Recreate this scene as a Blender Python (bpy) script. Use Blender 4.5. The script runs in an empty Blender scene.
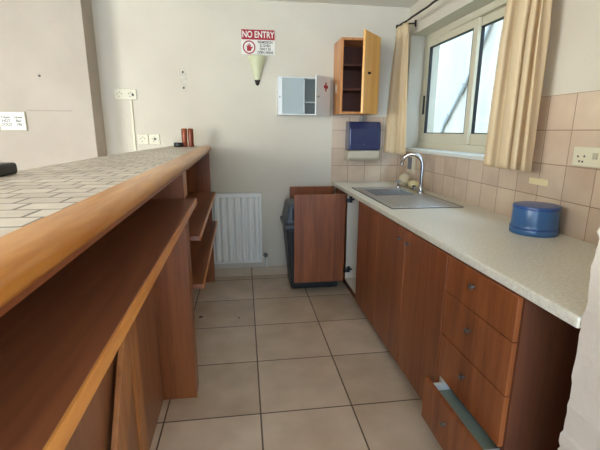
import bpy, bmesh, math, random
from mathutils import Vector, Matrix
random.seed(7)
sc = bpy.context.scene
COL = sc.collection
# ------------------------------------------------------------------ camera
F, PITCH, YAW, ROLL, CH = 396.95, math.radians(13.31), math.radians(8.056), math.radians(-.2755), 1.35
cy_, sy_, cp_, sp_ = math.cos(YAW), math.sin(YAW), math.cos(PITCH), math.sin(PITCH)
fw = Vector((sy_*cp_, cy_*cp_, -sp_)); rt = Vector((cy_, -sy_, 0)); dn = fw.cross(rt)
cr_, sr_ = math.cos(ROLL), math.sin(ROLL)
rt2 = cr_*rt + sr_*dn; dn2 = -sr_*rt + cr_*dn
cd = bpy.data.cameras.new('camera'); cam = bpy.data.objects.new('camera', cd); COL.objects.link(cam)
M = Matrix((rt2, -dn2, -fw)).transposed().to_4x4(); M.translation = Vector((0, 0, CH)); cam.matrix_world = M
cd.sensor_width = 36; cd.lens = F/600*36; cd.clip_start = .02
sc.camera = cam
# ------------------------------------------------------------------ light
W = bpy.data.worlds.new('sky'); sc.world = W; W.use_nodes = True
bg = W.node_tree.nodes['Background']; bg.inputs[0].default_value = (.54, .75, 1, 1); bg.inputs[1].default_value = 5.0
def sun(rot, e, col, ang):
    l = bpy.data.lights.new('sun', 'SUN'); l.energy = e; l.color = col; l.angle = math.radians(ang)
    o = bpy.data.objects.new('sun', l); COL.objects.link(o); o.rotation_euler = rot; return o
sun((math.radians(20), math.radians(-40), 0), .3, (1, .95, .88), 6)
def area(name, loc, rot, sx, sy, e, col, portal=False):
    l = bpy.data.lights.new(name, 'AREA'); l.shape = 'RECTANGLE'; l.size = sx; l.size_y = sy; l.energy = e; l.color = col
    if portal: l.cycles.is_portal = True
    o = bpy.data.objects.new(name, l); COL.objects.link(o); o.location = loc; o.rotation_euler = rot; return o
HP = math.pi/2
area('window_portal', (1.70, 2.65, 1.68), (0, HP, 0), .95, 1.75, 1, (1, 1, 1), True)
# added fill lamps, unseen: one behind the camera, one on the lounge side
area('fill_rear', (-1.2, -2.93, 1.25), (HP, 0, math.pi), 3.2, 2.1, 115, (1, .92, .81))
area('fill_lounge', (-3.93, -.8, 1.5), (0, -HP, 0), 1.4, 2.0, 105, (.98, 1, .90))
sc.view_settings.view_transform = 'Standard'; sc.view_settings.look = 'None'
sc.view_settings.gamma = 1; sc.view_settings.use_curve_mapping = False
sc.view_settings.exposure = 0.94
# ------------------------------------------------------------------ materials
def s2l(c):
    return tuple(((v/255)/12.92 if v/255 <= .04045 else ((v/255+.055)/1.055)**2.4) for v in c)
def mat(name, rgb, rough=.5, metal=0, rgb2=None, scale=20, bump=0, bscale=None, spec=.5, stretch=None, trans=0, alpha=1, coat=0, detail=4):
    m = bpy.data.materials.new(name); m.use_nodes = True; n = m.node_tree.nodes; L = m.node_tree.links
    b = n['Principled BSDF']; c = s2l(rgb)
    b.inputs['Base Color'].default_value = (*c, 1); b.inputs['Roughness'].default_value = rough
    b.inputs['Metallic'].default_value = metal; b.inputs['Specular IOR Level'].default_value = spec
    b.inputs['Transmission Weight'].default_value = trans; b.inputs['Alpha'].default_value = alpha
    b.inputs['Coat Weight'].default_value = coat
    if rgb2 is not None or bump:
        tc = n.new('ShaderNodeNewGeometry'); mp = n.new('ShaderNodeMapping'); L.new(tc.outputs['Position'], mp.inputs[0])
        mp.inputs['Scale'].default_value = stretch or (1, 1, 1)
    if rgb2 is not None:
        nz = n.new('ShaderNodeTexNoise'); nz.inputs['Scale'].default_value = scale; nz.inputs['Detail'].default_value = detail
        L.new(mp.outputs[0], nz.inputs['Vector'])
        r = n.new('ShaderNodeValToRGB'); r.color_ramp.elements[0].position = .34; r.color_ramp.elements[1].position = .66
        r.color_ramp.elements[0].color = (*c, 1); r.color_ramp.elements[1].color = (*s2l(rgb2), 1)
        L.new(nz.outputs['Fac'], r.inputs[0]); L.new(r.outputs[0], b.inputs['Base Color'])
    if bump:
        n2 = n.new('ShaderNodeTexNoise'); n2.inputs['Scale'].default_value = bscale or scale; n2.inputs['Detail'].default_value = 3
        L.new(mp.outputs[0], n2.inputs['Vector'])
        bp = n.new('ShaderNodeBump'); bp.inputs['Strength'].default_value = bump; bp.inputs['Distance'].default_value = .01
        L.new(n2.outputs['Fac'], bp.inputs['Height']); L.new(bp.outputs[0], b.inputs['Normal'])
    return m
def wood(name, a, b_, axis='z', rough=.4, scale=9, coat=.15, dist=1.2):
    """wood grain running along one axis"""
    m = bpy.data.materials.new(name); m.use_nodes = True; n = m.node_tree.nodes; L = m.node_tree.links
    p = n['Principled BSDF']; p.inputs['Roughness'].default_value = rough; p.inputs['Coat Weight'].default_value = coat
    p.inputs['Coat Roughness'].default_value = .25
    tc = n.new('ShaderNodeNewGeometry'); mp = n.new('ShaderNodeMapping'); L.new(tc.outputs['Position'], mp.inputs[0])
    s = {'x': (.07, 1, 1), 'y': (1, .07, 1), 'z': (1, 1, .07)}[axis]
    mp.inputs['Scale'].default_value = s
    nz = n.new('ShaderNodeTexNoise'); nz.inputs['Scale'].default_value = scale*5; nz.inputs['Detail'].default_value = 6
    nz.inputs['Distortion'].default_value = dist
    n2 = n.new('ShaderNodeTexNoise'); n2.inputs['Scale'].default_value = scale; n2.inputs['Detail'].default_value = 2; n2.inputs['Distortion'].default_value = 1
    L.new(mp.outputs[0], nz.inputs['Vector']); L.new(mp.outputs[0], n2.inputs['Vector'])
    mx = n.new('ShaderNodeMath'); mx.operation = 'MULTIPLY_ADD'; mx.inputs[1].default_value = .6
    ml = n.new('ShaderNodeMath'); ml.operation = 'MULTIPLY'; ml.inputs[1].default_value = .4
    L.new(nz.outputs['Fac'], ml.inputs[0]); L.new(n2.outputs['Fac'], mx.inputs[0]); L.new(ml.outputs[0], mx.inputs[2])
    r = n.new('ShaderNodeValToRGB'); r.color_ramp.elements[0].position = .36; r.color_ramp.elements[1].position = .64
    r.color_ramp.elements[0].color = (*s2l(a), 1); r.color_ramp.elements[1].color = (*s2l(b_), 1)
    L.new(mx.outputs[0], r.inputs[0]); L.new(r.outputs[0], p.inputs['Base Color'])
    return m
def tiles(name, plane, w, h, org, c1, c2, grout, mortar=.004, rough=.35, offset=0, noise=6, bump=.4, smooth=.1, freq=2, var=.5, spec=.5):
    m = bpy.data.materials.new(name); m.use_nodes = True; n = m.node_tree.nodes; L = m.node_tree.links
    p = n['Principled BSDF']; p.inputs['Roughness'].default_value = rough; p.inputs['Specular IOR Level'].default_value = spec
    tc = n.new('ShaderNodeNewGeometry'); sp = n.new('ShaderNodeSeparateXYZ'); cb = n.new('ShaderNodeCombineXYZ')
    L.new(tc.outputs['Position'], sp.inputs[0])
    for k, ax in enumerate(plane):
        a = n.new('ShaderNodeMath'); a.operation = 'SUBTRACT'; a.inputs[1].default_value = org[k]-50*(w, h)[k]
        L.new(sp.outputs[ax.upper()], a.inputs[0]); L.new(a.outputs[0], cb.inputs[k])
    br = n.new('ShaderNodeTexBrick'); br.offset = offset; br.offset_frequency = freq; br.squash = 1
    br.inputs['Scale'].default_value = 1; br.inputs['Brick Width'].default_value = w; br.inputs['Row Height'].default_value = h
    br.inputs['Mortar Size'].default_value = mortar; br.inputs['Mortar Smooth'].default_value = smooth; br.inputs['Bias'].default_value = 0
    br.inputs['Color1'].default_value = (0, 0, 0, 1); br.inputs['Color2'].default_value = (1, 1, 1, 1); br.inputs['Mortar'].default_value = (.5, .5, .5, 1)
    L.new(cb.outputs[0], br.inputs['Vector'])
    nz = n.new('ShaderNodeTexNoise'); nz.inputs['Scale'].default_value = noise; nz.inputs['Detail'].default_value = 5
    L.new(tc.outputs['Position'], nz.inputs['Vector'])
    mr = n.new('ShaderNodeMapRange'); mr.inputs[1].default_value = .3; mr.inputs[2].default_value = .7; L.new(nz.outputs['Fac'], mr.inputs[0])
    mxv = n.new('ShaderNodeMix'); mxv.data_type = 'FLOAT'; mxv.inputs[0].default_value = var
    L.new(mr.outputs[0], mxv.inputs[2]); L.new(br.outputs['Color'], mxv.inputs[3])
    mc = n.new('ShaderNodeMix'); mc.data_type = 'RGBA'; mc.inputs[6].default_value = (*s2l(c1), 1); mc.inputs[7].default_value = (*s2l(c2), 1)
    L.new(mxv.outputs[0], mc.inputs[0])
    mg = n.new('ShaderNodeMix'); mg.data_type = 'RGBA'; mg.inputs[7].default_value = (*s2l(grout), 1)
    L.new(mc.outputs[2], mg.inputs[6]); L.new(br.outputs['Fac'], mg.inputs[0]); L.new(mg.outputs[2], p.inputs['Base Color'])
    bp = n.new('ShaderNodeBump'); bp.invert = True; bp.inputs['Strength'].default_value = bump; bp.inputs['Distance'].default_value = .004
    L.new(br.outputs['Fac'], bp.inputs['Height']); L.new(bp.outputs[0], p.inputs['Normal'])
    return m
TS = .4583
M_floor = tiles('floor_tile', 'xy', TS, TS, (.0496, 3.0668), (180, 156, 130), (222, 200, 176), (92, 76, 62), .004, .38, noise=5)
M_tileR = tiles('wall_tile_side', 'yz', .16, .16, (1.642, 1.2), (184, 158, 136), (212, 190, 166), (146, 120, 98), .0022, .4, noise=7)
M_tileB = tiles('wall_tile_rear', 'xz', .16, .16, (.96, 1.2), (184, 158, 136), (212, 190, 166), (146, 120, 98), .0022, .4, noise=7)
M_mosaic = tiles('stone_strip_tile', 'xy', .078, .064, (-.302, .511), (172, 160, 144), (216, 206, 190), (116, 104, 90), .0038, .42, offset=.42, noise=22, smooth=.4, bump=.6, var=.55)
M_wall = mat('painted_plaster', (209, 200, 183), .85, rgb2=(200, 190, 173), scale=1.6, bump=.12, bscale=45)
M_wallw = mat('white_plaster', (214, 200, 184), .9, rgb2=(204, 190, 174), scale=3, bump=.25, bscale=60)
M_ceil = mat('ceiling_paint', (226, 222, 214), .9, bump=.1, bscale=50)
M_out = mat('outside_render', (146, 134, 115), .9, rgb2=(122, 113, 98), scale=2.2, bump=.2, bscale=20, stretch=(1, 1, .4))
M_grass = mat('grass', (78, 118, 44), .9, rgb2=(110, 140, 60), scale=14, bump=.4)
M_cab = wood('cabinet_wood', (112, 56, 26), (152, 86, 44), 'z', .42)
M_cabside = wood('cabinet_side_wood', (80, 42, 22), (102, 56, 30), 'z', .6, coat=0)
M_caby = wood('shelf_wood', (112, 64, 42), (156, 96, 62), 'y', .36, coat=.25, scale=5)
M_barv = wood('bar_panel_wood', (116, 62, 28), (148, 86, 42), 'z', .42)
M_lip = wood('light_edging_wood', (184, 112, 48), (218, 150, 76), 'y', .38, coat=.3)
M_edge = wood('varnished_oak_edging', (176, 112, 42), (216, 154, 74), 'y', .34, coat=.3)
M_plank = wood('plank_wood', (150, 92, 48), (190, 128, 76), 'z', .42)
M_wcab = wood('wall_cabinet_wood', (176, 112, 62), (206, 146, 92), 'z', .4)
M_wcabd = wood('honey_door_wood', (220, 152, 66), (236, 176, 94), 'z', .36, coat=.3)
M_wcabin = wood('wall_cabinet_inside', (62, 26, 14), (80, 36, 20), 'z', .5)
M_lam = mat('worktop_laminate', (226, 219, 202), .34, rgb2=(208, 200, 180), scale=90, detail=6)
M_steel = mat('brushed_steel', (204, 204, 202), .32, 1, bump=.04, bscale=80)
M_steeld = mat('dull_steel', (160, 158, 152), .45, .9)
M_chrome = mat('chrome', (178, 176, 176), .14, 1)
M_dark = mat('dark_bronze_metal', (52, 44, 40), .4, .7)
M_knob = mat('pewter_knob', (120, 112, 104), .35, .8)
M_black = mat('black_plastic', (24, 23, 24), .45)
M_white = mat('white_enamel', (222, 224, 222), .35)
M_rad = mat('radiator_enamel', (226, 226, 220), .4)
M_alu = mat('champagne_aluminium', (208, 200, 176), .45, .0)
M_aluw = mat('pale_sill_paint', (214, 214, 206), .45)
M_gasket = mat('window_gasket', (30, 30, 30), .6)
M_melam = mat('white_melamine', (218, 204, 184), .5)
M_drawer = mat('grey_green_drawer_lining', (136, 150, 140), .6)
M_cream = mat('cream_plastic', (214, 206, 180), .42)
M_creamd = mat('cream_plate_edge', (178, 170, 146), .5)
M_red = mat('sign_red', (158, 22, 34), .5)
M_paper = mat('paper_white', (226, 222, 212), .6)
M_ink = mat('ink', (70, 66, 64), .7)
M_bin = mat('bin_plastic', (40, 42, 44), .5, bump=.05, bscale=90)
M_binl = mat('bin_lid_plastic', (76, 82, 90), .42)
M_blue = mat('blue_plastic', (58, 100, 150), .28, rgb2=(66, 108, 156), scale=6, trans=.15)
M_bluel = mat('blue_plastic_lid', (44, 78, 134), .3)
M_disp = mat('smoked_blue_plastic', (40, 48, 84), .22, spec=.6, coat=.3)
M_tray = mat('beige_plastic', (182, 172, 150), .45)
M_copper = mat('copper_brown', (148, 72, 40), .32, .3, rgb2=(110, 50, 28), scale=30, stretch=(1, 1, .1))
M_brown = mat('brown_leather', (96, 70, 44), .5)
M_sponge = mat('cream_sponge', (214, 198, 150), .9, bump=.6, bscale=120)
M_rust = mat('chipped_plaster_mark', (158, 146, 130), .9)
M_glassS = mat('frosted_shade', (228, 226, 190), .4, rgb2=(214, 216, 170), scale=12, trans=.25)
def glass_mat():
    m = bpy.data.materials.new('window_glass'); m.use_nodes = True; n = m.node_tree.nodes; L = m.node_tree.links
    n.remove(n['Principled BSDF']); t = n.new('ShaderNodeBsdfTransparent'); t.inputs[0].default_value = (.95, .97, .97, 1)
    g = n.new('ShaderNodeBsdfGlossy'); g.inputs['Roughness'].default_value = .02; x = n.new('ShaderNodeMixShader')
    x.inputs[0].default_value = .06; L.new(t.outputs[0], x.inputs[1]); L.new(g.outputs[0], x.inputs[2]); L.new(x.outputs[0], n['Material Output'].inputs[0])
    return m
M_glass = glass_mat()
def cab_glass():
    m = mat('pale_cabinet_glass', (196, 208, 208), .15, alpha=.5); return m
M_cglass = cab_glass()
def cloth(name, a, b_):
    m = bpy.data.materials.new(name); m.use_nodes = True; n = m.node_tree.nodes; L = m.node_tree.links
    p = n['Principled BSDF']; p.inputs['Base Color'].default_value = (*s2l(a), 1); p.inputs['Roughness'].default_value = .9
    t = n.new('ShaderNodeBsdfTranslucent'); t.inputs[0].default_value = (*s2l(b_), 1); x = n.new('ShaderNodeMixShader'); x.inputs[0].default_value = .4
    tc = n.new('ShaderNodeNewGeometry'); nz = n.new('ShaderNodeTexNoise'); nz.inputs['Scale'].default_value = 250
    L.new(tc.outputs['Position'], nz.inputs['Vector']); bp = n.new('ShaderNodeBump'); bp.inputs['Strength'].default_value = .25; bp.inputs['Distance'].default_value = .003
    L.new(nz.outputs['Fac'], bp.inputs['Height']); L.new(bp.outputs[0], p.inputs['Normal'])
    L.new(p.outputs[0], x.inputs[1]); L.new(t.outputs[0], x.inputs[2]); L.new(x.outputs[0], n['Material Output'].inputs[0]); return m
M_curt = cloth('curtain_cloth', (232, 213, 178), (246, 224, 184))
M_tank = mat('sink_shadow_hole', (60, 60, 60), .4, 1)
# ------------------------------------------------------------------ mesh helpers
BOX = ((0, 1, 3, 2), (4, 6, 7, 5), (0, 4, 5, 1), (2, 3, 7, 6), (0, 2, 6, 4), (1, 5, 7, 3))
class MB:
    def __init__(s, xf=None): s.v = []; s.f = []; s.sm = []; s.xf = xf
    def add(s, vs, fs, smooth=False):
        k = len(s.v); s.v += [Vector(s.xf(*v)) if s.xf else Vector(v) for v in vs]
        s.f += [tuple(i+k for i in f) for f in fs]; s.sm += [smooth]*len(fs); return s
    def box(s, x0, x1, y0, y1, z0, z1):
        return s.add([(x, y, z) for x in (x0, x1) for y in (y0, y1) for z in (z0, z1)], BOX)
    def obox(s, c, ux, hx, uy, hy, z0, z1):
        """box with horizontal axes ux, uy (2D), half sizes, centred on c"""
        vs = []
        for a in (-hx, hx):
            for b in (-hy, hy):
                for z in (z0, z1): vs.append((c[0]+ux[0]*a+uy[0]*b, c[1]+ux[1]*a+uy[1]*b, z))
        return s.add(vs, BOX)
    def prism(s, poly, axis, a, b):
        """polygon of 2D points extruded along an axis from a to b"""
        n = len(poly)
        def P(p, t): return {'z': (p[0], p[1], t), 'y': (p[0], t, p[1]), 'x': (t, p[0], p[1])}[axis]
        vs = [P(p, a) for p in poly]+[P(p, b) for p in poly]
        fs = [tuple(range(n-1, -1, -1)), tuple(range(n, 2*n))]+[(i, (i+1) % n, n+(i+1) % n, n+i) for i in range(n)]
        return s.add(vs, fs)
    def tube(s, pts, r, n=10, cap=True):
        pts = [Vector(p) for p in pts]; vs = []; fs = []; up = Vector((.137, .31, .94)).normalized()
        for i, p in enumerate(pts):
            t = (pts[min(i+1, len(pts)-1)]-pts[max(i-1, 0)]).normalized()
            a = t.cross(up).normalized(); b = t.cross(a); rr = r[i] if isinstance(r, (list, tuple)) else r
            for k in range(n):
                q = 2*math.pi*k/n; vs.append(tuple(p+(a*math.cos(q)+b*math.sin(q))*rr))
        for i in range(len(pts)-1):
            for k in range(n): fs.append((i*n+k, i*n+(k+1) % n, (i+1)*n+(k+1) % n, (i+1)*n+k))
        s.add(vs, fs, True)
        if cap:
            m = len(pts)-1
            s.add(vs[:n], [tuple(range(n-1, -1, -1))]); s.add(vs[m*n:], [tuple(range(n))])
        return s
    def lathe(s, c, prof, n=32, a0=0, a1=2*math.pi, squash=(1, 1), smooth=True):
        full = abs(a1-a0-2*math.pi) < 1e-6; k = n if full else n+1; vs = []; fs = []
        for r, z in prof:
            for i in range(k):
                q = a0+(a1-a0)*i/n; vs.append((c[0]+r*math.cos(q)*squash[0], c[1]+r*math.sin(q)*squash[1], c[2]+z))
        for j in range(len(prof)-1):
            for i in range(n if full else n):
                i2 = (i+1) % k; fs.append((j*k+i, j*k+i2, (j+1)*k+i2, (j+1)*k+i))
        return s.add(vs, fs, smooth)
    def grid(s, fn, nu, nv, smooth=True):
        vs = [fn(u/nu, v/nv) for u in range(nu+1) for v in range(nv+1)]
        fs = [(u*(nv+1)+v, (u+1)*(nv+1)+v, (u+1)*(nv+1)+v+1, u*(nv+1)+v+1) for u in range(nu) for v in range(nv)]
        return s.add(vs, fs, smooth)
    def build(s, name, m, parent=None, bevel=0, solid=0, seg=2, off=-1):
        if parent is None:
            xs = [v.x for v in s.v]; ys = [v.y for v in s.v]; zs = [v.z for v in s.v]
            o0 = Vector(((min(xs)+max(xs))/2, (min(ys)+max(ys))/2, min(zs)))
        else:
            r = parent
            while r.parent: r = r.parent
            o0 = Vector(r['_o'])
        me = bpy.data.meshes.new(name); me.from_pydata([v-o0 for v in s.v], [], s.f); me.update()
        bm = bmesh.new(); bm.from_mesh(me); bmesh.ops.remove_doubles(bm, verts=bm.verts, dist=1e-6)
        bmesh.ops.recalc_face_normals(bm, faces=bm.faces); bm.to_mesh(me); bm.free()
        if any(s.sm):
            for p in me.polygons: p.use_smooth = True
            me.set_sharp_from_angle(angle=math.radians(40))
        o = bpy.data.objects.new(name, me); COL.objects.link(o); me.materials.append(m)
        if parent is None: o.location = o0; o['_o'] = tuple(o0)
        else: o.parent = parent
        if solid:
            md = o.modifiers.new('s', 'SOLIDIFY'); md.thickness = solid; md.offset = off
        if bevel:
            md = o.modifiers.new('b', 'BEVEL'); md.width = bevel; md.segments = seg; md.limit_method = 'ANGLE'; md.angle_limit = math.radians(35)
        return o
def thing(name, loc, label, cat, group=None):
    o = bpy.data.objects.new(name, None); COL.objects.link(o); o.location = loc; o['_o'] = tuple(loc); o.empty_display_size = .05
    return tag(o, label, cat, group)
def tag(o, label, cat, group=None, kind=None):
    o['label'] = label; o['category'] = cat
    if group: o['group'] = group
    if kind: o['kind'] = kind
    return o
def struct(name, mb, m, **k):
    o = mb.build(name, m, **k); o['kind'] = 'structure'; return o
def text(name, body, size, loc, parent, m, spacing=1, bold=0, sx=1, rot=(HP, 0, 0)):
    c = bpy.data.curves.new(name, 'FONT'); c.body = body; c.size = size; c.extrude = .0004; c.align_x = 'CENTER'; c.align_y = 'CENTER'; c.offset = bold
    c.space_character = spacing; c.space_line = 1.0 if size < .028 else .92
    t = bpy.data.objects.new(name+'_tmp', c); COL.objects.link(t); dg = bpy.context.evaluated_depsgraph_get()
    me = bpy.data.meshes.new_from_object(t.evaluated_get(dg)); bpy.data.objects.remove(t)
    o = bpy.data.objects.new(name, me); COL.objects.link(o); me.materials.clear(); me.materials.append(m)
    o.rotation_euler = rot; o.parent = parent; o.scale = (sx, 1, 1)
    r = parent
    while r.parent: r = r.parent
    o.location = Vector(loc)-Vector(r['_o']); return o

# ================================================================== STRUCTURE
YW, XW, CE = 3.63, 1.47, 2.40
struct('floor', MB().box(-4, 1.62, -3, YW+.1, -.1, 0), M_floor)
struct('ceiling', MB().box(-4, 1.9, -3.1, YW+.1, CE, CE+.12), M_ceil)
struct('wall_back', MB().box(-4.1, 1.74, YW, YW+.15, 0, CE), M_wall)
# window wall with its opening
WY0, WY1, WZ0, WZ1 = 1.95, 3.555, 1.20, 2.16
mb = MB(); mb.box(XW, XW+.27, .8, WY0, 0, CE); mb.box(XW, XW+.27, WY1, YW, 0, CE)
mb.box(XW, XW+.27, WY0, WY1, 0, WZ0); mb.box(XW, XW+.27, WY0, WY1, WZ1, CE)
struct('wall_right', mb, M_wall)
# broken plaster edge of the stub wall beside the camera
random.seed(3)
zz = 0; pts = []
while zz < CE:
    pts.append((.842+random.uniform(-.003, .003),   .818+random.uniform(-.007, .006), zz)); zz += random.uniform(.012, .03)
pts.append((.842, .818, CE))
mb = MB()
n = len(pts); vs = []
for p in pts: vs += [(p[0], p[1], p[2]), (.842, .35, p[2]), (1.80, .35, p[2]), (1.80, p[1]+.004, p[2])]
fs = []
for i in range(n-1):
    for k in range(4): fs.append((i*4+k, i*4+(k+1) % 4, (i+1)*4+(k+1) % 4, (i+1)*4+k))
fs += [(3, 2, 1, 0), tuple(4*(n-1)+k for k in range(4))]
mb.add(vs, fs)
struct('wall_near_right', mb, M_wallw)
struct('wall_side_right', MB().box(1.62, 1.8, -3, .35, 0, CE), M_wallw)
struct('wall_left', MB().box(-4.12, -4, -3, -1.8, 0, CE).box(-4.12, -4, .2, YW, 0, CE).box(-4.12, -4, -1.8, .2, 0, .8).box(-4.12, -4, -1.8, .2, 2.2, CE), M_wall)
struct('wall_front', MB().box(-4, -2.8, -3.1, -3, 0, CE).box(.4, 1.8, -3.1, -3, 0, CE).box(-2.8, .4, -3.1, -3, 2.3, CE), M_wall)
struct('wall_left_pier', MB().box(-4, -1.15, 3.40, YW, 0, CE), mat('pinkish_paint', (182, 170, 156), .9, rgb2=(174, 162, 148), scale=3, bump=.15, bscale=50), bevel=.004)
struct('baseboard_back', MB().box(-.30, .80, YW-.012, YW, 0, .082).box(-1.14, -.80, YW-.012, YW, 0, .082),
       tiles('skirting_tile', 'xz', TS, .3, (.0496, -.1), (176, 156, 132), (192, 172, 148), (84, 70, 58), .004, .4), bevel=.002)
# tiling
TT = .008
struct('trim_tiles_right', MB().box(XW-TT, XW, .80, WY0, .88, 1.52).box(XW-TT, XW, WY0, WY1, .88, WZ0-.02).box(XW-TT, XW, WY1, YW, .88, 1.48), M_tileR)
struct('trim_tiles_back', MB().box(.803, XW-TT, YW-TT, YW, .88, 1.48), M_tileB)
struct('trim_sill', MB().box(XW-.022, XW+.14, WY0, WY1+.0, WZ0-.022, WZ0+.006), M_aluw, bevel=.006, seg=3)
# outside: sunlit boundary wall, pipe on it, grass
struct('wall_outside', MB().box(3.0, 3.15, -2, 9, -.3, 3.1), M_out)
pp = [(2.975, 5.84, .9), (2.975, 5.82, 1.33), (2.97, 5.72, 1.50), (2.97, 5.60, 1.60), (2.965, 5.34, 1.88), (2.97, 5.27, 1.96), (2.97, 5.10, 2.18), (2.97, 4.85, 2.55), (2.97, 4.6, 3.0)]
mbp = MB().tube(pp, .022, 8).tube([(2.97, 5.73, 1.48), (2.97, 5.62, 1.585)], .036, 8).tube([(2.966, 5.36, 1.86), (2.968, 5.26, 1.97)], .036, 8)
tag(mbp.build('drain_pipe', mat('pale_grey_pipe', (118, 116, 112), .7)), 'thin pale grey pipe running diagonally on the bright wall outside the window', 'pipe')
struct('ground_outside', MB().box(1.74, 3.0, -2, 9, -.35, -.3), M_grass)

# window: champagne aluminium slider, set back in the reveal
wn = thing('window_1', (1.6, 2.6, WZ0+.006), 'x', 'x'); del wn['label'], wn['category']; wn['kind'] = 'structure'
X0, X1 = 1.60, 1.66
a0, a1, b0, b1 = WY0+.001, WY1-.001, WZ0+.007, WZ1-.001
fr = MB(); fr.box(X0, X1, a0, a1, b0, b0+.05); fr.box(X0, X1, a0, a1, b1-.05, b1); fr.box(X0, X1, a0, a0+.04, b0+.05, b1-.05); fr.box(X0, X1, a1-.04, a1, b0+.05, b1-.05)
fr.build('window_frame', M_alu, wn, bevel=.003)
def sash(y0, y1, x0, x1):
    z0, z1 = b0+.052, b1-.052; w = .056
    s_ = MB(); s_.box(x0, x1, y0+w, y1-w, z0, z0+.078); s_.box(x0, x1, y0+w, y1-w, z1-.055, z1); s_.box(x0, x1, y0, y0+w, z0, z1); s_.box(x0, x1, y1-w, y1, z0, z1)
    o = s_.build('sash', M_alu, wn, bevel=.003)
    g = MB(); e = .006; gy0, gy1, gz0, gz1 = y0+w, y1-w, z0+.078, z1-.055
    for (p, q, r, t) in ((gy0, gy1, gz0, gz0+e), (gy0, gy1, gz1-e, gz1), (gy0, gy0+e, gz0+e, gz1-e), (gy1-e, gy1, gz0+e, gz1-e)): g.box(x0-.001, x1+.001, p, q, r, t)
    g.build('gasket', M_gasket, o)
    MB().box((x0+x1)/2-.002, (x0+x1)/2+.002, gy0, gy1, gz0, gz1).build('pane', M_glass, o)
    return o
s1 = sash(2.735, a1-.042, X0+.004, X0+.028); s2 = sash(a0+.042, 2.80, X0+.031, X0+.055)
MB().box(X0-.010, X0+.004, a1-.075, a1-.06, 1.50, 1.66).build('window_handle', M_gasket, s1, bevel=.003)

# ================================================================== BASE UNITS, right side
XF = .83      # front plane of the doors
def knob(parent, x, y, z, d=-1):
    k = MB(); k.tube([(x, y, z), (x+d*.008, y, z), (x+d*.012, y, z), (x+d*.022, y, z), (x+d*.024, y, z)], [.004, .004, .010, .010, .006], 14)
    return k.build('knob', M_knob, parent)
def carcass(root, y0, y1, inside=M_melam, top=.852):
    c = MB(); t = .016
    c.box(XF+.019, 1.40, y0, y0+t, .09, top); c.box(XF+.019, 1.40, y1-t, y1, .09, top)
    c.box(XF+.019, 1.40, y0+t, y1-t, .09, .09+t); c.box(1.388, 1.40, y0+t, y1-t, .09+t, top)
    c.build('carcass', inside, root)
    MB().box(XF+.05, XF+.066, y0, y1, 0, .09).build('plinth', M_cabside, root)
ZB, ZT = .07, .852
def hinge(root, x, y, z):
    h = MB(); h.box(x-.002, x+.06, y-.014, y-.001, z-.009, z+.009)
    h.box(x+.015, x+.042, y-.018, y-.001, z-.026, z+.026); h.box(x-.02, x+.004, y-.05, y-.001, z-.014, z+.014)
    return h.build('hinge', M_black, root, bevel=.003)

u = thing('kitchen_base_cabinet', (1.1, 3.40, 0), 'reddish-brown corner base cabinet by the rear wall, its narrow door swung open beside the bin', 'cabinet')
carcass(u, 3.19, 3.615, M_cab)
d = MB().box(.412, .825, 3.577, 3.595, .08, .855).build('door', M_cab, u, bevel=.0015)
u = thing('kitchen_base_cabinet', (1.1, 2.76, 0), 'reddish-brown base cabinet under the sink with one door open square to its white side', 'cabinet')
carcass(u, 2.352, 3.186)
od = MB().box(.392, .812, 3.100, 3.118, .11, .855).build('door', M_cab, u, bevel=.0015)
MB().box(XF, XF+.018, 2.352, 2.785, ZB, ZT).build('door', M_cab, u, bevel=.0015)
hinge(u, .842, 3.168, .80); hinge(u, .842, 3.168, .19)
u = thing('kitchen_base_cabinet', (1.1, 1.91, 0), 'double-door reddish-brown base cabinet between the sink cabinet and the drawers, doors shut', 'cabinet')
carcass(u, 1.475, 2.348)
d = MB().box(XF, XF+.018, 1.915, 2.346, ZB, ZT).build('door', M_cab, u, bevel=.0015); knob(d, XF, 1.965, .79)
d = MB().box(XF, XF+.018, 1.477, 1.908, ZB, ZT).build('door', M_cab, u, bevel=.0015); knob(d, XF, 1.86, .79)
u = thing('drawer_cabinet', (1.1, 1.25, 0), 'reddish-brown four-drawer base cabinet at the near end, bottom drawer pulled open', 'cabinet')
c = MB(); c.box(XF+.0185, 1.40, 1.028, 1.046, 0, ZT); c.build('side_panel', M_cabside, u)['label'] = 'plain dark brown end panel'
c = MB(); c.box(XF+.019, 1.40, 1.455, 1.471, .09, ZT); c.box(XF+.019, 1.40, 1.046, 1.455, .09, .106); c.box(1.388, 1.40, 1.046, 1.455, .106, ZT); c.build('carcass', M_melam, u)
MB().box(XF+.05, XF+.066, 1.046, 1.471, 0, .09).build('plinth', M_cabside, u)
for z0, z1 in ((.700, ZT), (.503, .696), (.305, .499)):
    d = MB().box(XF, XF+.018, 1.036, 1.468, z0, z1).build('drawer', M_cab, u, bevel=.0015); knob(d, XF, 1.265, (z0+z1)/2+.02)
dx = .060
d = MB().box(XF-dx, XF-dx+.018, 1.036, 1.468, .092, .290).build('drawer', M_cab, u, bevel=.0015); knob(d, XF-dx, 1.265, .215); d['label'] = 'bottom drawer pulled open'
t = MB(); x0 = XF-dx+.018
t.box(x0, x0+.45, 1.06, 1.075, .12, .262); t.box(x0, x0+.45, 1.445, 1.460, .12, .262); t.box(x0+.438, x0+.45, 1.075, 1.445, .12, .262)
t.build('drawer_side', M_white, d); MB().box(x0, x0+.438, 1.075, 1.445, .222, .232).build('drawer_bottom', M_drawer, d)

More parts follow.
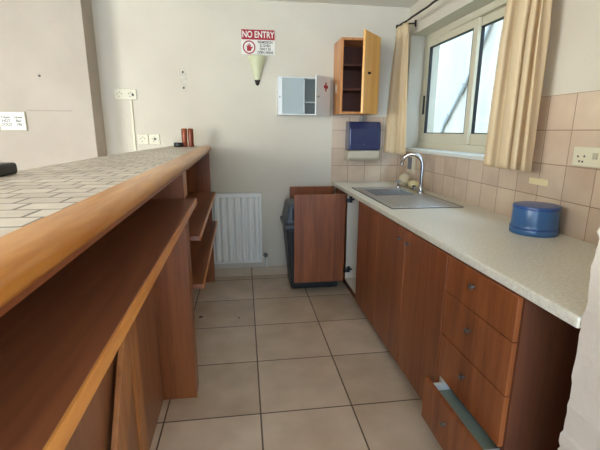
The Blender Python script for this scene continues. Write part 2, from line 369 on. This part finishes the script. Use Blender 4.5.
# worktop with a cut-out for the sink
ZW = .89; WF = lambda y: .838-.0075*(y-.8)
BX0, BX1, BY0, BY1 = .955, 1.265, 2.77, 3.10
wk = MB(); XB = XW-TT-.001
xs_ = [None, BX0, BX1, XB]; ys_ = [.824, BY0, BY1, YW-TT-.001]
for j in range(3):
    for i in range(3):
        if i == 1 and j == 1: continue
        y0, y1 = ys_[j], ys_[j+1]
        xa0 = WF(y0) if i == 0 else xs_[i]; xa1 = WF(y1) if i == 0 else xs_[i]
        xb = xs_[i+1]
        vs = []
        for z in (.856, ZW): vs += [(xa0, y0, z), (xb, y0, z), (xb, y1, z), (xa1, y1, z)]
        fs = [(0, 3, 2, 1), (4, 5, 6, 7)]
        if i == 0: fs.append((0, 4, 7, 3))
        if i == 2: fs.append((1, 2, 6, 5))
        if j == 0: fs.append((0, 1, 5, 4))
        if j == 2: fs.append((3, 7, 6, 2))
        if (i, j) in ((0, 1),): fs.append((1, 2, 6, 5))
        if (i, j) == (2, 1): fs.append((0, 4, 7, 3))
        if (i, j) == (1, 0): fs.append((3, 7, 6, 2))
        if (i, j) == (1, 2): fs.append((0, 1, 5, 4))
        wk.add(vs, fs)
wt = wk.build('worktop', M_lam, bevel=.007, seg=3)
tag(wt, 'long cream speckled laminate worktop over the reddish-brown cabinets', 'worktop')
# sink
sk = thing('sink', (1.12, 2.73, ZW), 'stainless steel inset sink with square bowl and ribbed drainer in the worktop', 'sink')
SX0, SX1, SY0, SY1 = .890, 1.352, 2.275, 3.20
z = ZW
r_ = MB()
for (p, q, r, s_) in ((SX0, BX0, SY0, SY1), (BX1, SX1, SY0, SY1), (BX0, BX1, BY1, SY1), (BX0, BX1, SY0, BY0)):
    r_.box(p, q, r, s_, z-.0005, z+.003)
r_.build('rim', M_steel, sk)
g_ = MB()
for (p, q, r, s_) in ((SX0-.003, SX0+.002, SY0, SY1), (SX1-.002, SX1+.003, SY0, SY1), (SX0, SX1, SY0-.003, SY0+.002), (SX0, SX1, SY1-.002, SY1+.003)): g_.box(p, q, r, s_, z, z+.0045)
g_.build('edge_seal', mat('dark_sealant', (92, 90, 90), .6), sk)
b_ = MB(); i_ = .02; zb = z-.15
b_.add([(BX0, BY0, z), (BX1, BY0, z), (BX1, BY1, z), (BX0, BY1, z), (BX0+i_, BY0+i_, zb), (BX1-i_, BY0+i_, zb), (BX1-i_, BY1-i_, zb), (BX0+i_, BY1-i_, zb)],
       [(0, 1, 5, 4), (1, 2, 6, 5), (2, 3, 7, 6), (3, 0, 4, 7), (4, 5, 6, 7)])
b_.build('bowl', mat('bowl_steel', (150, 150, 150), .38, .9), sk)
MB().lathe(((BX0+BX1)/2, (BY0+BY1)/2, zb+.001), [(0, .002), (.02, .002), (.03, .004), (.034, 0)], 20).build('drain', M_steeld, sk)
r_ = MB()
for k in range(11): r_.box(.95+k*.034, .962+k*.034, 2.32, 2.72, z+.0025, z+.0065)
r_.build('drainer_rib', M_steel, sk, bevel=.002)
# faucet
fx, fy = 1.335, 2.86
fc = thing('faucet', (fx, fy, ZW+.003), 'chrome kitchen tap with tall curved gooseneck spout behind the sink', 'faucet')
MB().lathe((fx, fy, ZW+.003), [(.0, 0), (.026, 0), (.026, .008), (.018, .016), (.017, .05), (.013, .056)], 20).build('base', M_chrome, fc)
dxy = Vector((-.80, .60, 0)); R_ = .078; pts = [(fx, fy, ZW+.05), (fx, fy, ZW+.12), (fx, fy, ZW+.215)]
for k in range(1, 13):
    a = math.pi*k/12*.93; q = Vector((fx, fy, ZW+.215))+dxy*(R_-R_*math.cos(a))+Vector((0, 0, R_*math.sin(a))); pts.append(tuple(q))
pts.append((pts[-1][0]-.0, pts[-1][1], pts[-1][2]-.02))
MB().tube(pts, .014, 14).build('spout', M_chrome, fc)
MB().tube([(fx, fy, ZW+.035), (fx-.03, fy+.055, ZW+.035)], .007, 10).tube([(fx-.03, fy+.055, ZW+.025), (fx-.03, fy+.055, ZW+.055)], [.012, .016], 12).build('handle', M_chrome, fc)
hx, hy = 1.275, 3.16
fc2 = thing('sink_valve', (hx, hy, ZW+.003), 'small chrome cross-head tap valve at the far corner of the sink', 'tap')
MB().lathe((hx, hy, ZW+.003), [(0, 0), (.018, 0), (.016, .01), (.009, .014), (.009, .05), (0, .05)], 16).build('base', M_chrome, fc2)
MB().tube([(hx-.028, hy, ZW+.055), (hx+.028, hy, ZW+.055)], .006, 10).tube([(hx, hy-.028, ZW+.055), (hx, hy+.028, ZW+.055)], .006, 10).lathe((hx, hy, ZW+.045), [(0, 0), (.012, 0), (.012, .02), (0, .024)], 14).build('handle', M_steeld, fc2)
# pale things behind the sink
def lump(name, c, r, m, label, cat, seed=0, grp=None):
    random.seed(seed); ph = [random.uniform(0, 6) for _ in range(6)]
    def f(u_, v_):
        th = u_*2*math.pi; la = v_*math.pi
        w = 1+.10*math.sin(3*th+ph[0])*math.sin(la)+.08*math.sin(5*la+ph[1]+2*th)*math.sin(la)
        return (c[0]+r[0]*w*math.sin(la)*math.cos(th), c[1]+r[1]*w*math.sin(la)*math.sin(th), c[2]+r[2]-r[2]*math.cos(la))
    o = MB().grid(f, 24, 12).build(name, m); return tag(o, label, cat, grp)
lump('sponge', (1.385, 3.10, ZW), (.04, .075, .035), M_sponge, 'pale cream lumpy sponge lying behind the sink by the wall', 'sponge', 2)
lump('cloth', (1.375, 3.28, ZW), (.045, .05, .055), mat('crumpled_cloth', (206, 190, 158), .9, bump=.4, bscale=60), 'crumpled beige cloth at the far corner behind the sink', 'cloth', 5)
o = MB().lathe((1.372, 2.935, ZW), [(0, 0), (.02, 0), (.024, .015), (.02, .034), (.010, .04), (0, .042)], 18).build('plug', mat('pale_green_plastic', (188, 204, 176), .4))
tag(o, 'small pale greenish plug at the foot of the tap', 'plug')
# switch by the sink
sw = thing('wall_switch', (XW-TT, 3.33, 1.02), 'cream wall switch with dark grey rocker on tiles behind the tap', 'switch')
MB().box(XW-TT-.022, XW-TT, 3.27, 3.40, 1.00, 1.145).build('faceplate', M_cream, sw, bevel=.003)
MB().box(XW-TT-.027, XW-TT-.022, 3.295, 3.375, 1.03, 1.135).build('rocker', mat('grey_rocker', (104, 104, 116), .4), sw, bevel=.002)
# blue tub
bc = (1.343, 1.645, ZW)
tb = thing('plastic_tub', bc, 'round blue plastic tub with a flat lid standing on the worktop', 'tub')
MB().lathe(bc, [(0, 0), (.100, 0), (.102, .004), (.1015, .026), (.099, .03), (.098, .05), (.0965, .118), (.095, .122)], 48).build('body', M_blue, tb)
MB().lathe(bc, [(.098, .118), (.099, .127), (.097, .132), (.088, .134), (.07, .133), (.03, .137), (0, .138)], 48).build('lid', M_bluel, tb)
MB().lathe(bc, [(.1022, .026), (.1032, .031), (.1005, .034)], 48).build('ring', M_bluel, tb)

# socket plates ----------------------------------------------------
def socket_side(y, z, label):
    r = thing('power_socket', (XW-TT, y, z), label, 'socket', 'sockets on the side wall tiles')
    X = XW-TT
    MB().box(X-.010, X, y-.075, y+.075, z-.042, z+.042).build('faceplate', M_cream, r, bevel=.004)
    for a, b in ((.045, 0), (.012, .002), (.035, -.020), (.018, -.021)): MB().box(X-.0112, X-.0095, y+a-.004, y+a+.004, z+b-.004, z+b+.004).build('hole', M_ink, r)
    MB().box(X-.0135, X-.0095, y-.055, y-.030, z-.008, z+.018).build('rocker', M_creamd, r, bevel=.002)
    return r
socket_side(1.530, 1.248, 'cream power socket on the tiles at the right, nearer the window')
socket_side(1.375, 1.248, 'cream power socket on the tiles at the right, farther from the window')
o = MB().box(XW-TT-.004, XW-TT, 1.735, 1.865, 1.093, 1.124).build('tape_patch', mat('pale_sticky_residue', (222, 204, 160), .7), bevel=.001)
tag(o, 'pale yellow sticky patch on the tiles above the blue tub', 'patch')
def socket_rear(x, z, w, label, grp, gang=2):
    r = thing('power_socket', (x, YW, z), label, 'socket', grp)
    MB().box(x-w/2, x+w/2, YW-.010, YW, z-.042, z+.042).build('faceplate', M_cream, r, bevel=.003)
    for g in range(gang):
        cx = x-w/2+w*(g+.5)/gang
        for a, b in ((-.018, .004), (0, .016), (.014, .004), (-.008, -.018)): MB().box(cx+a-.003, cx+a+.003, YW-.0112, YW-.0095, z+b-.004, z+b+.004).build('hole', M_ink, r)
    return r
r1 = socket_rear(-.955, 1.642, .175, 'upper double power socket on the rear wall with a cable cover below', 'sockets on the rear wall')
MB().lathe((-.900, YW-.0, 1.638), [(0, 0), (.001, 0)], 6).box(-.905, -.889, YW-.016, YW-.010, 1.628, 1.644).build('plug_pin', M_ink, r1)
r2 = socket_rear(-.845, 1.277, .088, 'lower left single power socket on the rear wall above the bar', 'sockets on the rear wall', 1)
r3 = socket_rear(-.752, 1.277, .088, 'lower right single power socket with dark switch above the bar', 'sockets on the rear wall', 1)
MB().box(-.755, -.737, YW-.017, YW-.010, 1.270, 1.286).build('rocker', M_ink, r3, bevel=.002)
o = MB().box(-.925, -.907, YW-.012, YW, .085, 1.597).build('cable_cover', M_cream, bevel=.002)
tag(o, 'thin cream vertical cable cover below the upper double socket', 'cable cover')
for zz_, lb in ((1.826, 'upper dark screw hole in the rear wall with chipped plaster'), (1.700, 'lower dark screw hole in the rear wall with chipped plaster')):
    q = MB(); q.tube([(-.483, YW-.004, zz_), (-.483, YW-.001, zz_)], .009, 8); o = q.build('wall_plug', M_ink); tag(o, lb, 'wall plug', 'old fixings on the rear wall')
# ================================================================== BAR
S = lambda x, y, z: (x-.015*(y-1), y, z)
br = thing('bar_counter', (-.5, 1.6, 0), 'long raised wooden bar counter with stone tiled top and open shelves', 'bar counter')
ZBT = 1.222
L_ = lambda y: -.302-.015*(y-1)
poly = [(L_(-.25), -.25), (L_(YW-.003), YW-.003), (-.608, YW-.003), (-.700, 2.34), (-.722, 1.5), (-.74, -.25)]
MB().prism(poly, 'z', 1.189, ZBT-.001).build('tiled_top', M_mosaic, br)
e_ = MB(S).prism([(-.302, 1.178), (-.258, 1.178), (-.246, 1.182), (-.241, 1.190), (-.2395, 1.202), (-.243, 1.213), (-.250, 1.2195), (-.262, 1.2228), (-.302, 1.2232)], 'y', -.25, YW-.004); e_.sm = [True]*len(e_.sm)
e_.build('front_edging', M_edge, br)
MB(S).box(-.302, -.256, -.25, YW-.004, 1.166, 1.1778).build('under_trim', wood('red_trim_wood', (112, 60, 32), (140, 80, 46), 'y', .4), br)
p2 = [(-.60, -.25), (-.64, YW-.004), (-.605, YW-.004), (-.695, 2.3), (-.715, 1.5), (-.73, -.25)]
p2[0] = (-.592, -.25); p2[1] = (-.604, 3.4); p2[2] = (-.6045, YW-.004)
MB().prism(p2, 'z', 0, 1.188).build('rear_wall', M_wallw, br)['label'] = 'plastered back of the bar'
MB(S).box(-.563, -.545, -.25, YW-.004, 0, 1.165).build('back_panel', M_barv, br)
MB(S).box(-.544, -.262, 1.86, 1.885, 0, 1.165).box(-.43, -.262, 1.86, 1.975, 0, 1.019).build('partition', M_barv, br, bevel=.001)
MB(S).box(-.290, -.262, 1.8855, 1.985, 1.046, 1.165).build('upright', M_plank, br, bevel=.001)
MB(S).box(-.544, -.252, 3.50, 3.525, 0, 1.165).build('end_panel', M_barv, br, bevel=.001)
def shelf(x0, x1, y0, y1, z, th=.024):
    s_ = MB(S).box(x0, x1-.006, y0, y1, z-th, z).build('shelf', M_caby, br, bevel=.001)
    MB(S).box(x1-.0058, x1, y0, y1, z-th-.003, z+.001).build('edging', M_lip, s_, bevel=.001)
    return s_
shelf(-.544, -.206, -.25, 1.859, 1.046)
shelf(-.544, -.212, 1.990, 3.499, .832); shelf(-.544, -.208, 1.990, 3.499, .572)
MB(S).box(-.45, -.43, -.25, 1.859, 0, 1.018).build('lower_panel', wood('dull_panel_wood', (128, 82, 54), (156, 106, 76), 'z', .35), br)
MB(S).box(-.4295, -.415, 1.385, 1.458, 0, 1.018).build('stile', M_plank, br, bevel=.001)
# loose plank leaning sideways on the panel under the long shelf
pl = MB(S); y_, z_ = .86, 0.0; w_ = .085; dy = .65
pl.prism([(y_-w_, .0), (y_+w_-.02, .0), (y_+w_+dy*.86, .86), (y_-w_+dy*.86+.02, .86)], 'x', -.414, -.396)
tag(pl.build('wooden_plank', M_plank, bevel=.002), 'light brown plank leaning on the panel below the long bar shelf', 'plank')
# on the bar
for x, lb in ((-.470, 'left of two upright reddish-brown wooden cylinders at the far end of the bar'), (-.420, 'right of two upright reddish-brown wooden cylinders at the far end of the bar')):
    o = MB().lathe((x, 3.40, ZBT), [(0, 0), (.022, 0), (.023, .004), (.021, .05), (.023, .07), (.023, .138), (.019, .144), (0, .145)], 24).build('wooden_mill', M_copper)
    tag(o, lb, 'mill', 'wooden cylinders on the bar')
o = MB().lathe((-.515, 3.36, ZBT), [(0, 0), (.034, 0), (.036, .004), (.036, .028), (.032, .034), (0, .034)], 24).build('round_tin', M_black)
tag(o, 'small low black round tin beside the wooden cylinders on the bar', 'tin')
cs = thing('small_case', (-.72, 1.25, ZBT), 'dark brown small case lying at the left back edge of the bar', 'case')
MB().box(-.765, -.668, 1.20, 1.30, ZBT, ZBT+.034).build('body', M_black, cs, bevel=.008, seg=3)
MB().box(-.75, -.715, 1.188, 1.201, ZBT+.001, ZBT+.026).build('flap', M_brown, cs, bevel=.004)
# ================================================================== ON THE REAR WALL
# radiator
ra = thing('radiator', (-.06, YW, .15), 'white ribbed panel radiator on the rear wall by the bar end', 'radiator')
RX0, RX1, RZ0, RZ1 = -.30, .150, .152, .80
mb = MB(); n_ = 7; w = (RX1-RX0-.03)/n_
prof = [(RX0, 3.560), (RX0+.012, 3.556)]
for k in range(n_):
    x = RX0+.015+k*w; prof += [(x+.004, 3.560), (x+.018, 3.540), (x+w-.018, 3.540), (x+w-.004, 3.560)]
prof += [(RX1-.012, 3.556), (RX1, 3.560), (RX1, 3.570), (RX0, 3.570)]
mb.prism(prof, 'z', RZ0+.022, RZ1-.03); mb.box(RX0, RX1, 3.552, 3.570, RZ0, RZ0+.022); mb.box(RX0, RX1, 3.552, 3.570, RZ1-.03, RZ1-.004)
mb.build('panel', M_rad, ra, bevel=.002)
g = MB()
for k in range(28): g.box(RX0+.006+k*.0160, RX0+.013+k*.0160, 3.556, 3.612, RZ1-.006, RZ1+.002)
g.box(RX0, RX1, 3.552, 3.558, RZ1-.006, RZ1+.004); g.box(RX0, RX1, 3.608, 3.615, RZ1-.006, RZ1+.004); g.box(RX0, RX0+.005, 3.556, 3.612, RZ0+.03, RZ1); g.box(RX1-.005, RX1, 3.556, 3.612, RZ0+.03, RZ1)
g.build('top_grille', M_rad, ra)
for x in (-.25, .08): MB().box(x, x+.03, 3.571, YW, .25, .72).build('bracket', M_rad, ra)
v_ = MB().tube([(RX1, 3.585, .19), (RX1+.035, 3.585, .19)], .010, 10).tube([(RX1+.035, 3.585, .10), (RX1+.035, 3.585, .22)], .008, 10); v_.tube([(RX1+.035, 3.585, .10), (RX1+.035, YW, .10)], .008, 10)
v_.build('pipe', M_rad, ra)
MB().tube([(RX1+.030, 3.585, .215), (RX1+.030, 3.545, .225)], [.017, .022], 12).build('valve', M_black, ra)
# wall lamp
la = thing('wall_lamp', (.137, YW, 1.73), 'frosted cream cone wall lamp under the red and white sign', 'lamp')
MB().lathe((.137, YW-.003, 1.765), [(.020, 0), (.030, .04), (.048, .10), (.066, .16), (.078, .20), (.075, .20), (.06, .155), (.02, .01)], 24, math.pi, 2*math.pi, (1, .9)).build('lamp_shade', M_glassS, la)
MB().lathe((.137, YW-.002, 1.73), [(.004, 0), (.014, .008), (.020, .03), (.024, .045), (.0, .045)], 16, math.pi, 2*math.pi, (1, 1)).build('bracket', M_dark, la)
# no entry sign
sg = thing('no_entry_sign', (.15, YW, 1.98), 'red and white NO ENTRY sign on the rear wall above the lamp', 'sign')
sx0, sx1, sz0, sz1 = .008, .292, 1.980, 2.176
MB().box(sx0, sx1, YW-.005, YW-.001, sz0, sz1).build('plate', M_paper, sg, bevel=.001)
MB().box(sx0+.003, sx1-.003, YW-.0062, YW-.0051, sz1-.080, sz1-.002).build('header_band', M_red, sg)
text('header_lettering', 'NO ENTRY', .071, (.150, YW-.0066, sz1-.042), sg, M_paper, 1.0, .0012, .76)
rg = MB(); cx, cz = .073, 2.036
o_, i2 = .053, .043; N = 36; vs = []; fs = []
for k in range(N):
    q = 2*math.pi*k/N
    for rr, yy in ((o_, YW-.0051), (o_, YW-.0064), (i2, YW-.0064), (i2, YW-.0051)): vs.append((cx+rr*math.cos(q), yy, cz+rr*math.sin(q)))
for k in range(N):
    for j in range(4): fs.append((k*4+j, k*4+(j+1) % 4, ((k+1) % N)*4+(j+1) % 4, ((k+1) % N)*4+j))
rg.add(vs, fs); rg.build('ring', M_red, sg)
hd = MB(); hp = [(-.018, -.030), (.014, -.030), (.020, -.012), (.032, .0), (.026, .008), (.014, -.002), (.015, .020), (.009, .021), (.006, .004), (.005, .029), (-.001, .030), (-.003, .005), (-.006, .026), (-.012, .025), (-.011, .003), (-.016, .017), (-.021, .015), (-.019, -.010)]
hd.prism([(cx+a, cz+b) for a, b in hp], 'y', YW-.0062, YW-.0051); hd.build('hand_symbol', M_red, sg)
text('small_lettering', 'PERMISSION\nIS GIVEN\nONLY IN\nOPEN AREAS', .029, (.208, YW-.0056, 2.037), sg, M_ink, 1.0, .0007, .80)
# notice on the pier
nt = thing('notice', (-1.72, 3.40, 1.35), 'small white framed notice with two columns of grey print on the left wall', 'notice')
MB().box(-1.822, -1.634, 3.388, 3.3995, 1.343, 1.486).build('frame', M_creamd, nt, bevel=.002)
MB().box(-1.815, -1.641, 3.385, 3.3879, 1.350, 1.479).build('card', M_paper, nt)
text('lettering', 'Open\nHOT\nCOLD', .027, (-1.770, 3.3845, 1.415), nt, M_ink, 1, .0004); text('lettering', 'close\nBar\n196', .027, (-1.684, 3.3845, 1.415), nt, M_ink, 1, .0004)
o = MB().box(-1.62, -1.30, 3.397, 3.3998, 1.490, 1.496).build('old_cable_line', M_rust); tag(o, 'faint dark horizontal scratch line on the left wall beside the notice', 'scratch')
o = MB().tube([(-1.50, 3.396, 1.745), (-1.50, 3.3995, 1.745)], .009, 8).build('nail', M_ink); tag(o, 'small dark nail in the left wall above the notice', 'nail')
# first aid cabinet
fa = thing('first_aid_cabinet', (.52, YW, 1.484), 'white first aid cabinet with red cross on its half open door', 'cabinet')
ax0, ax1, az0, az1, ay = .302, .748, 1.484, 1.792, 3.50
t = .010
mb = MB(); mb.box(ax0, ax1, YW-.006, YW, az0, az1); mb.box(ax0, ax0+t, ay, YW-.006, az0, az1); mb.box(ax1-t, ax1, ay, YW-.006, az0, az1); mb.box(ax0+t, ax1-t, ay, YW-.006, az0, az0+t); mb.box(ax0+t, ax1-t, ay, YW-.006, az1-t, az1)
mb.build('body', M_white, fa)
MB().box(.524, .532, ay+.004, YW-.006, az0+t, az1-t).build('divider', M_white, fa)
MB().box(.532, ax1-t, ay+.02, YW-.006, 1.590, 1.596).build('shelf', M_white, fa)
MB().box(.532, ax1-t, YW-.009, YW-.0061, az0+t, az1-t).build('grey_back', mat('grey_backing', (128, 130, 124), .6), fa)
d1 = MB().box(ax0, ax0+.034, ay-.012, ay-.001, az0, az1).box(ax0+.034, .522, ay-.012, ay-.001, az0, az0+.009).box(ax0+.034, .522, ay-.012, ay-.001, az1-.009, az1).build('door', M_white, fa, bevel=.001)
MB().box(ax0+.034, .522, ay-.008, ay-.004, az0+.009, az1-.009).build('glass', M_cglass, d1)
MB().tube([(ax0+.014, ay-.012, 1.63), (ax0+.014, ay-.024, 1.63)], .007, 10).build('knob', M_steeld, d1)
a = math.radians(46); ux = (-math.cos(a), -math.sin(a)); uy = (-math.sin(a), math.cos(a))
dc = (ax1+ux[0]*.11, ay-.006+ux[1]*.11)
d2 = MB().obox(dc, ux, .108, uy, .005, az0, az1).build('door', M_white, fa, bevel=.001)
def onp(s_, off): return (ax1+ux[0]*s_-uy[0]*off, ay-.006+ux[1]*s_-uy[1]*off)
cr = MB()
cr.obox(onp(.075, .0058), ux, .009, uy, .0008, 1.675, 1.745); cr.obox(onp(.075, .0060), ux, .031, uy, .0008, 1.698, 1.722)
cr.build('red_cross', M_red, d2)
p_, q_ = onp(.195, .005), onp(.195, .018)
MB().tube([(*p_, 1.625), (*q_, 1.625)], .007, 10).build('knob', M_steeld, d2)
# wooden wall cabinet
wc = thing('wall_cabinet', (.97, YW, 1.49), 'narrow honey brown wooden wall cabinet with open door and dark shelves', 'cabinet')
cx0, cx1, cz0, cz1, cyf = .805, 1.118, 1.492, 2.083, 3.355
t = .018
MB().box(cx0, cx0+t, cyf, YW-.001, cz0, cz1).build('side_panel', M_wcab, wc); MB().box(cx1-t, cx1, cyf, YW-.001, cz0, cz1).build('side_panel', M_wcab, wc)
MB().box(cx0+t, cx1-t, cyf, YW-.001, cz1-t, cz1).build('top_panel', M_wcab, wc); MB().box(cx0+t, cx1-t, cyf, YW-.001, cz0, cz0+t).build('bottom_panel', M_wcab, wc)
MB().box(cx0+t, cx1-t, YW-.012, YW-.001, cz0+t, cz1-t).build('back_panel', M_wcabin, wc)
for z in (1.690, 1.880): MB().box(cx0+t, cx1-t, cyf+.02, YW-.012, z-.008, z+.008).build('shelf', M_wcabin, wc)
a = math.radians(50); ux = (-math.cos(a), -math.sin(a)); uy = (-math.sin(a), math.cos(a)); dw = .155
dc = (cx1+ux[0]*dw, cyf-.012+ux[1]*dw)
wd = MB().obox(dc, ux, dw, uy, .009, cz0-.004, cz1+.004).build('door', M_wcabd, wc, bevel=.0015); wd['label'] = 'honey yellow door standing open'
p_ = (cx1+ux[0]*.23-uy[0]*.009, cyf-.012+ux[1]*.23-uy[1]*.009); q_ = (p_[0]-uy[0]*.02, p_[1]-uy[1]*.02)
MB().tube([(*p_, 1.79), (*q_, 1.79)], .009, 12).build('knob', M_dark, wd)
MB().lathe((cx0-.004, 3.50, 1.70), [(0, -.04), (.012, -.03), (.016, 0), (.012, .03), (0, .04)], 14, squash=(.25, 1)).build('keyhole_plate', M_cream, wc)
# towel dispenser
ds = thing('paper_towel_dispenser', (1.07, YW-TT, 1.1), 'dark blue paper towel dispenser with beige tray on the rear tiles', 'dispenser')
YD = YW-TT-.001
MB().prism([(YD, 1.185), (3.475, 1.185), (3.468, 1.24), (3.475, 1.37), (3.50, 1.432), (YD, 1.440)], 'x', .925, 1.215).build('cover', M_disp, ds, bevel=.012, seg=3)
MB().prism([(YD, 1.095), (3.49, 1.095), (3.462, 1.12), (3.462, 1.184), (YD, 1.184)], 'x', .918, 1.205).build('tray', M_tray, ds, bevel=.008, seg=3)
MB().box(1.05, 1.095, 3.58, YD, 1.442, 1.462).box(1.06, 1.085, 3.585, YD, 1.462, 1.488).build('lock', M_steeld, ds, bevel=.002)
MB().lathe((1.06, 3.470, 1.24), [(0, -.008), (.008, 0), (0, .008)], 10, squash=(1, .3)).build('indicator', M_steel, ds)
# bin
bn = thing('waste_bin', (.565, 3.35, 0), 'tall charcoal plastic swing-lid bin standing between the open cupboard doors', 'bin')
def tap(x0, x1, y0, y1, z0, X0_, X1_, Y0_, Y1_, z1):
    return [(x0, y0, z0), (x1, y0, z0), (x1, y1, z0), (x0, y1, z0), (X0_, Y0_, z1), (X1_, Y0_, z1), (X1_, Y1_, z1), (X0_, Y1_, z1)], [(3, 2, 1, 0), (4, 5, 6, 7), (0, 1, 5, 4), (1, 2, 6, 5), (2, 3, 7, 6), (3, 0, 4, 7)]
MB().add(*tap(.385, .80, 3.235, 3.48, 0, .335, .805, 3.165, 3.55, .555)).build('bin_body', M_bin, bn, bevel=.02, seg=4)
MB().box(.318, .81, 3.150, 3.562, .5555, .595).build('rim', M_binl, bn, bevel=.010, seg=3)
MB().add(*tap(.332, .80, 3.165, 3.555, .5955, .362, .78, 3.20, 3.53, .760)).build('lid', M_binl, bn, bevel=.02, seg=4)
MB().box(.385, .75, 3.165, 3.205, .63, .735).build('flap', mat('bin_flap_plastic', (44, 42, 60), .35), bn, bevel=.008)
# ================================================================== CURTAINS
rd = thing('curtain_rod', (1.40, 2.6, 2.2), 'thin dark twisted metal curtain rod above the kitchen window', 'curtain rod')
RX, RZ = 1.352, 2.232
pts = [(RX+.003*math.sin(y*23), y, RZ+.002*math.sin(y*31)-.0+.012*max(0, 3.0-y)) for y in [3.585-k*.06 for k in range(33)]]
MB().tube(pts, .008, 10).build('pole', M_dark, rd)
MB().lathe((RX, 3.585, RZ-.02), [(0, 0), (.012, .006), (.016, .02), (.012, .034), (0, .04)], 14).build('finial', M_dark, rd)
for y in (3.47, 1.72): MB().tube([(XW-.001, y, RZ+.005), (RX, y, RZ-.004)], .007, 8).tube([(XW-.001, y, RZ-.02), (XW-.006, y, RZ+.03)], .010, 8).build('bracket', M_dark, rd)
def curtain(path_top, path_bot, z0, z1, nf, amp, label, ph=0, edge=0):
    def f(u_, v_):
        e = v_**.8
        xt = path_top[0][0]*(1-u_)+path_top[1][0]*u_; yt = path_top[0][1]*(1-u_)+path_top[1][1]*u_
        xb = path_bot[0][0]*(1-u_)+path_bot[1][0]*u_; yb = path_bot[0][1]*(1-u_)+path_bot[1][1]*u_
        x = xt*(1-e)+xb*e; y = yt*(1-e)+yb*e
        uw = u_+.05*math.sin(u_*7+ph)+.02*math.sin(u_*17+ph*2)
        q = uw*nf*2*math.pi+ph+.35*math.sin(v_*2.4+u_*5)
        A = amp*(.45+.55*min(1, v_*2.5))
        x += A*math.sin(q); y += A*.45*math.sin(2*q+.6)
        if v_ < .08: x += .006*math.sin(u_*nf*6*math.pi)
        z = z1+(z0-z1)*v_ - (.006*math.sin(q) if v_ > .98 else 0)
        return (x, y, z)
    o = MB().grid(f, 150, 40).build('curtain', M_curt, solid=.0025, off=0); return tag(o, label, 'curtain', 'curtains at the kitchen window')
curtain([(1.345, 3.575), (1.352, 3.33)], [(1.262, 3.565), (1.375, 3.27)], 1.16, RZ-.012, 2.6, .018, 'beige cloth curtain hanging in the far corner left of the window', 1.0)
curtain([(1.352, 2.03), (1.352, 1.77)], [(1.352, 2.095), (1.352, 1.74)], 1.165, RZ-.0, 3.6, .034, 'beige cloth curtain hanging at the near right side of the window', .3)
for k in range(4): pass
random.seed(11)
N = 22; P = [((.030+random.uniform(-.009, .009))*math.cos(k*2*math.pi/N)-.482, (.092+random.uniform(-.02, .02))*math.sin(k*2*math.pi/N)+1.765) for k in range(N)]
o = MB().prism(P, 'y', YW-.0010, YW-.0001).build('filler_patch', mat('bare_filler', (206, 200, 184), .95, rgb2=(186, 178, 160), scale=30)); tag(o, 'rough pale patch of bare plaster around two screw holes on the rear wall', 'plaster patch')
# crumbs on the floor
o = MB().lathe((-.346, 2.79, 0), [(0, 0), (.012, 0), (.009, .006), (0, .008)], 7, squash=(1.4, .8)).build('crumb', M_ink); tag(o, 'larger dark crumb on the floor tiles beside the bar', 'crumb', 'crumbs on the floor')
o = MB().lathe((-.065, 2.74, 0), [(0, 0), (.007, 0), (.005, .004), (0, .005)], 6).build('crumb', M_ink); tag(o, 'tiny dark crumb on the floor tiles in front of the radiator', 'crumb', 'crumbs on the floor')
for o in bpy.data.objects:
    if '_o' in o: del o['_o']
